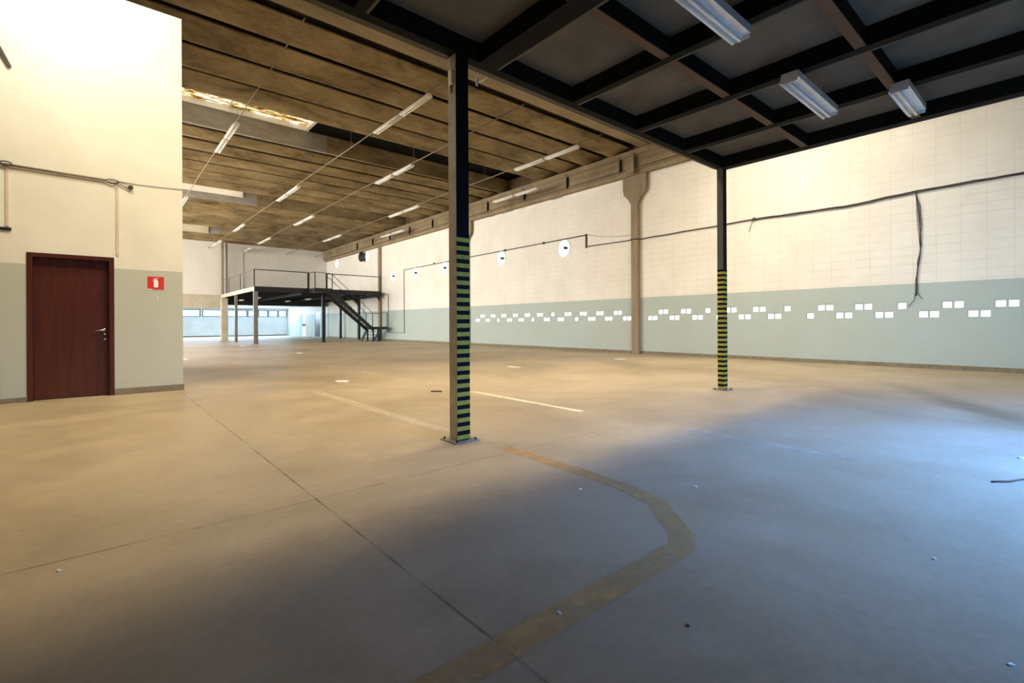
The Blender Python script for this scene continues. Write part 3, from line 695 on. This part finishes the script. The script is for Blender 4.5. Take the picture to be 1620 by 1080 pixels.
MB().tube(wob([(xc, 12.6, 4.60), (xc, 11.8, 4.40), (xc, 11.0, 4.30), (xc, 10.45, 4.28)], .006, .3), .005, 5).build('thin_wire', M['cable'], cn)

# ------------------------------------------------------------------ pipes and cable on the door wall
yc = YF-.03
pw = empty('wall_pipe', (-.4, YF, 3.4), 'brown conduit crossing the door wall above the door with looped cable ends', 'conduit')
MB().tube([(-1.04, yc, 3.39), (.10, yc, 3.37)], .017, 8).build('pipe', M['conduit'], pw)
def loop(cx, cz, rx, rz, n=20): return [(cx+rx*math.cos(2*PI*k/n), yc-.01+.008*math.sin(4*PI*k/n), cz+rz*math.sin(2*PI*k/n)) for k in range(n+1)]
MB().tube(loop(.175, 3.365, .075, .03), .007, 6).tube(loop(.18, 3.35, .06, .022), .006, 6).build('cable_coil', M['cable'], pw)
MB().tube(loop(-.99, 3.40, .06, .03), .010, 6).build('cable_coil', M['cable'], pw)
MB().tube([(.23, yc, 3.36), (.31, yc, 3.32), (.37, yc, 3.295), (.41, yc, 3.30)], .006, 6).tube([(.23, yc, 3.37), (.33, yc, 3.35), (.42, yc, 3.31)], .005, 6).build('loose_end', M['cable'], pw)
MB().lathe((.40, yc, 3.31), 'y', [(0, -.02), (.035, -.015), (.03, .02), (0, .028)], 8).build('connector', M['debris'], pw)
tag(MB().tube([(.24, yc+.02, 3.385), (.5, yc+.02, 3.375), (.8, yc+.02, 3.385), (1.09, yc+.02, 3.40)], .004, 5).build('thin_wire', M['cable']), 'thin wire on the door wall from the cable coil to its outer edge', 'wire')
tag(MB().box(.215, .25, YF-.014, YF, 2.20, 3.33, .003).build('cable_trunking', M['trunk']), 'pale vertical trunking from the cable coil down to the wooden door', 'trunking')
tag(MB().box(-1.0, -.965, YF-.014, YF, 2.52, 3.34, .003).build('cable_trunking', M['trunk']), 'pale vertical trunking at the far left edge of the door wall', 'trunking')
tag(MB().box(-1.06, -.94, YF-.03, YF, 2.46, 2.50, .004).build('wall_bracket', M['steel']), 'small dark bracket below the left trunking of the door wall', 'bracket')
tag(MB().prism([(-1.06, 4.98), (-1.06, 5.10), (-.93, 4.80), (-.96, 4.78)], 'y', YF-.04, YF).build('cable_hook', M['cable']), 'dark hooked bracket high at the left edge of the door wall', 'bracket')

# fire extinguisher sign
sg = empty('fire_extinguisher_sign', (.72, YF, 1.8), 'red square sign with white extinguisher symbol right of the wooden door', 'sign')
MB().box(.61, .83, YF-.006, YF, 1.69, 1.90).build('sign_panel', M['red'], sg)
e = MB(); y1 = YF-.009
def plate(poly): e.prism(poly, 'y', y1, YF-.006)
plate([(.697, 1.725), (.748, 1.725), (.752, 1.74), (.752, 1.825), (.742, 1.845), (.703, 1.845), (.693, 1.825), (.693, 1.74)])
plate([(.713, 1.845), (.732, 1.845), (.732, 1.862), (.713, 1.862)])
plate([(.700, 1.862), (.757, 1.872), (.757, 1.878), (.700, 1.869)])
plate([(.693, 1.862), (.713, 1.862), (.713, 1.856), (.700, 1.853), (.684, 1.82), (.679, 1.822)])
tag(e.build('extinguisher_symbol', M['paper'], sg), 'white fire extinguisher pictogram')
e = MB(); e.box(.603, .675, YF-.009, YF-.006, 1.682, 1.697); e.build('torn_corner', M['paper'], sg)
tag(MB().box(.725, .745, YF-.012, YF, 1.525, 1.565, .003).build('wall_hook', M['paper']), 'tiny white hook plate on the wall under the red sign', 'hook')

# ------------------------------------------------------------------ marks and litter on the floor
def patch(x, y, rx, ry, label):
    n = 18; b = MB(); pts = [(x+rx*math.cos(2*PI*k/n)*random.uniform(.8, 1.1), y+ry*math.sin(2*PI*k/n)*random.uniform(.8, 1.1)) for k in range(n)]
    b.prism(pts, 'z', .001, .006); tag(b.build('paper_scrap', M['paper']), label, 'paper', 'white scraps lying on the floor')  # thin irregular white discs laid flat on the floor
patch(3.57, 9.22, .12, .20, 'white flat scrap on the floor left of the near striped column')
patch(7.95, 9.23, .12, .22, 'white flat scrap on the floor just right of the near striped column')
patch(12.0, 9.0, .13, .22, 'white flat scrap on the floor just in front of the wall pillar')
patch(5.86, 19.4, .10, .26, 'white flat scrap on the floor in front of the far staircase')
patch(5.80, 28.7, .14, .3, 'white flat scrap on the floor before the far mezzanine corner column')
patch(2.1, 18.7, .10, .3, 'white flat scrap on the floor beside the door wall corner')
def crumb(x, y, s, label, mat='paper', name='litter_bit'):
    b = MB(); a = random.uniform(0, PI)
    pts = [(x+s*math.cos(2*PI*k/6+a)*random.uniform(.5, 1.1), y+s*math.sin(2*PI*k/6+a)*random.uniform(.5, 1.1)) for k in range(6)]
    b.prism(pts, 'z', 0, s*.6); tag(b.build(name, M[mat]), label, 'litter', 'small bits of litter on the floor')
crumb(1.32, 1.28, .010, 'white crumb lying on the yellow painted line')
crumb(2.42, 2.14, .010, 'white crumb just inside the bend of the yellow line')
crumb(3.03, 1.66, .011, 'white crumb right of the yellow line bend, on blue lit floor')
crumb(2.93, .43, .011, 'white crumb on the floor at the lower right')
crumb(2.21, .14, .010, 'white crumb at the bottom right corner of the floor')
crumb(5.6, .29, .02, 'white crumb at the right edge of the floor')
crumb(-.14, 2.97, .011, 'white crumb on the tan floor at lower left')
crumb(1.62, .92, .009, 'dark crumb on the floor below the yellow line bend', 'debris')
tag(MB().tube([(4.07, 6.78, .012), (4.13, 6.74, .014), (4.20, 6.66, .012)], .011, 6).build('twig', M['debris']), 'small brown stick on the floor left of the near striped column', 'litter')
tag(MB().tube([(4.62, .38, .006), (4.70, .30, .010), (4.86, .24, .005)], .006, 6).build('twig', M['debris']), 'thin dark sliver on the floor at the right edge', 'litter')
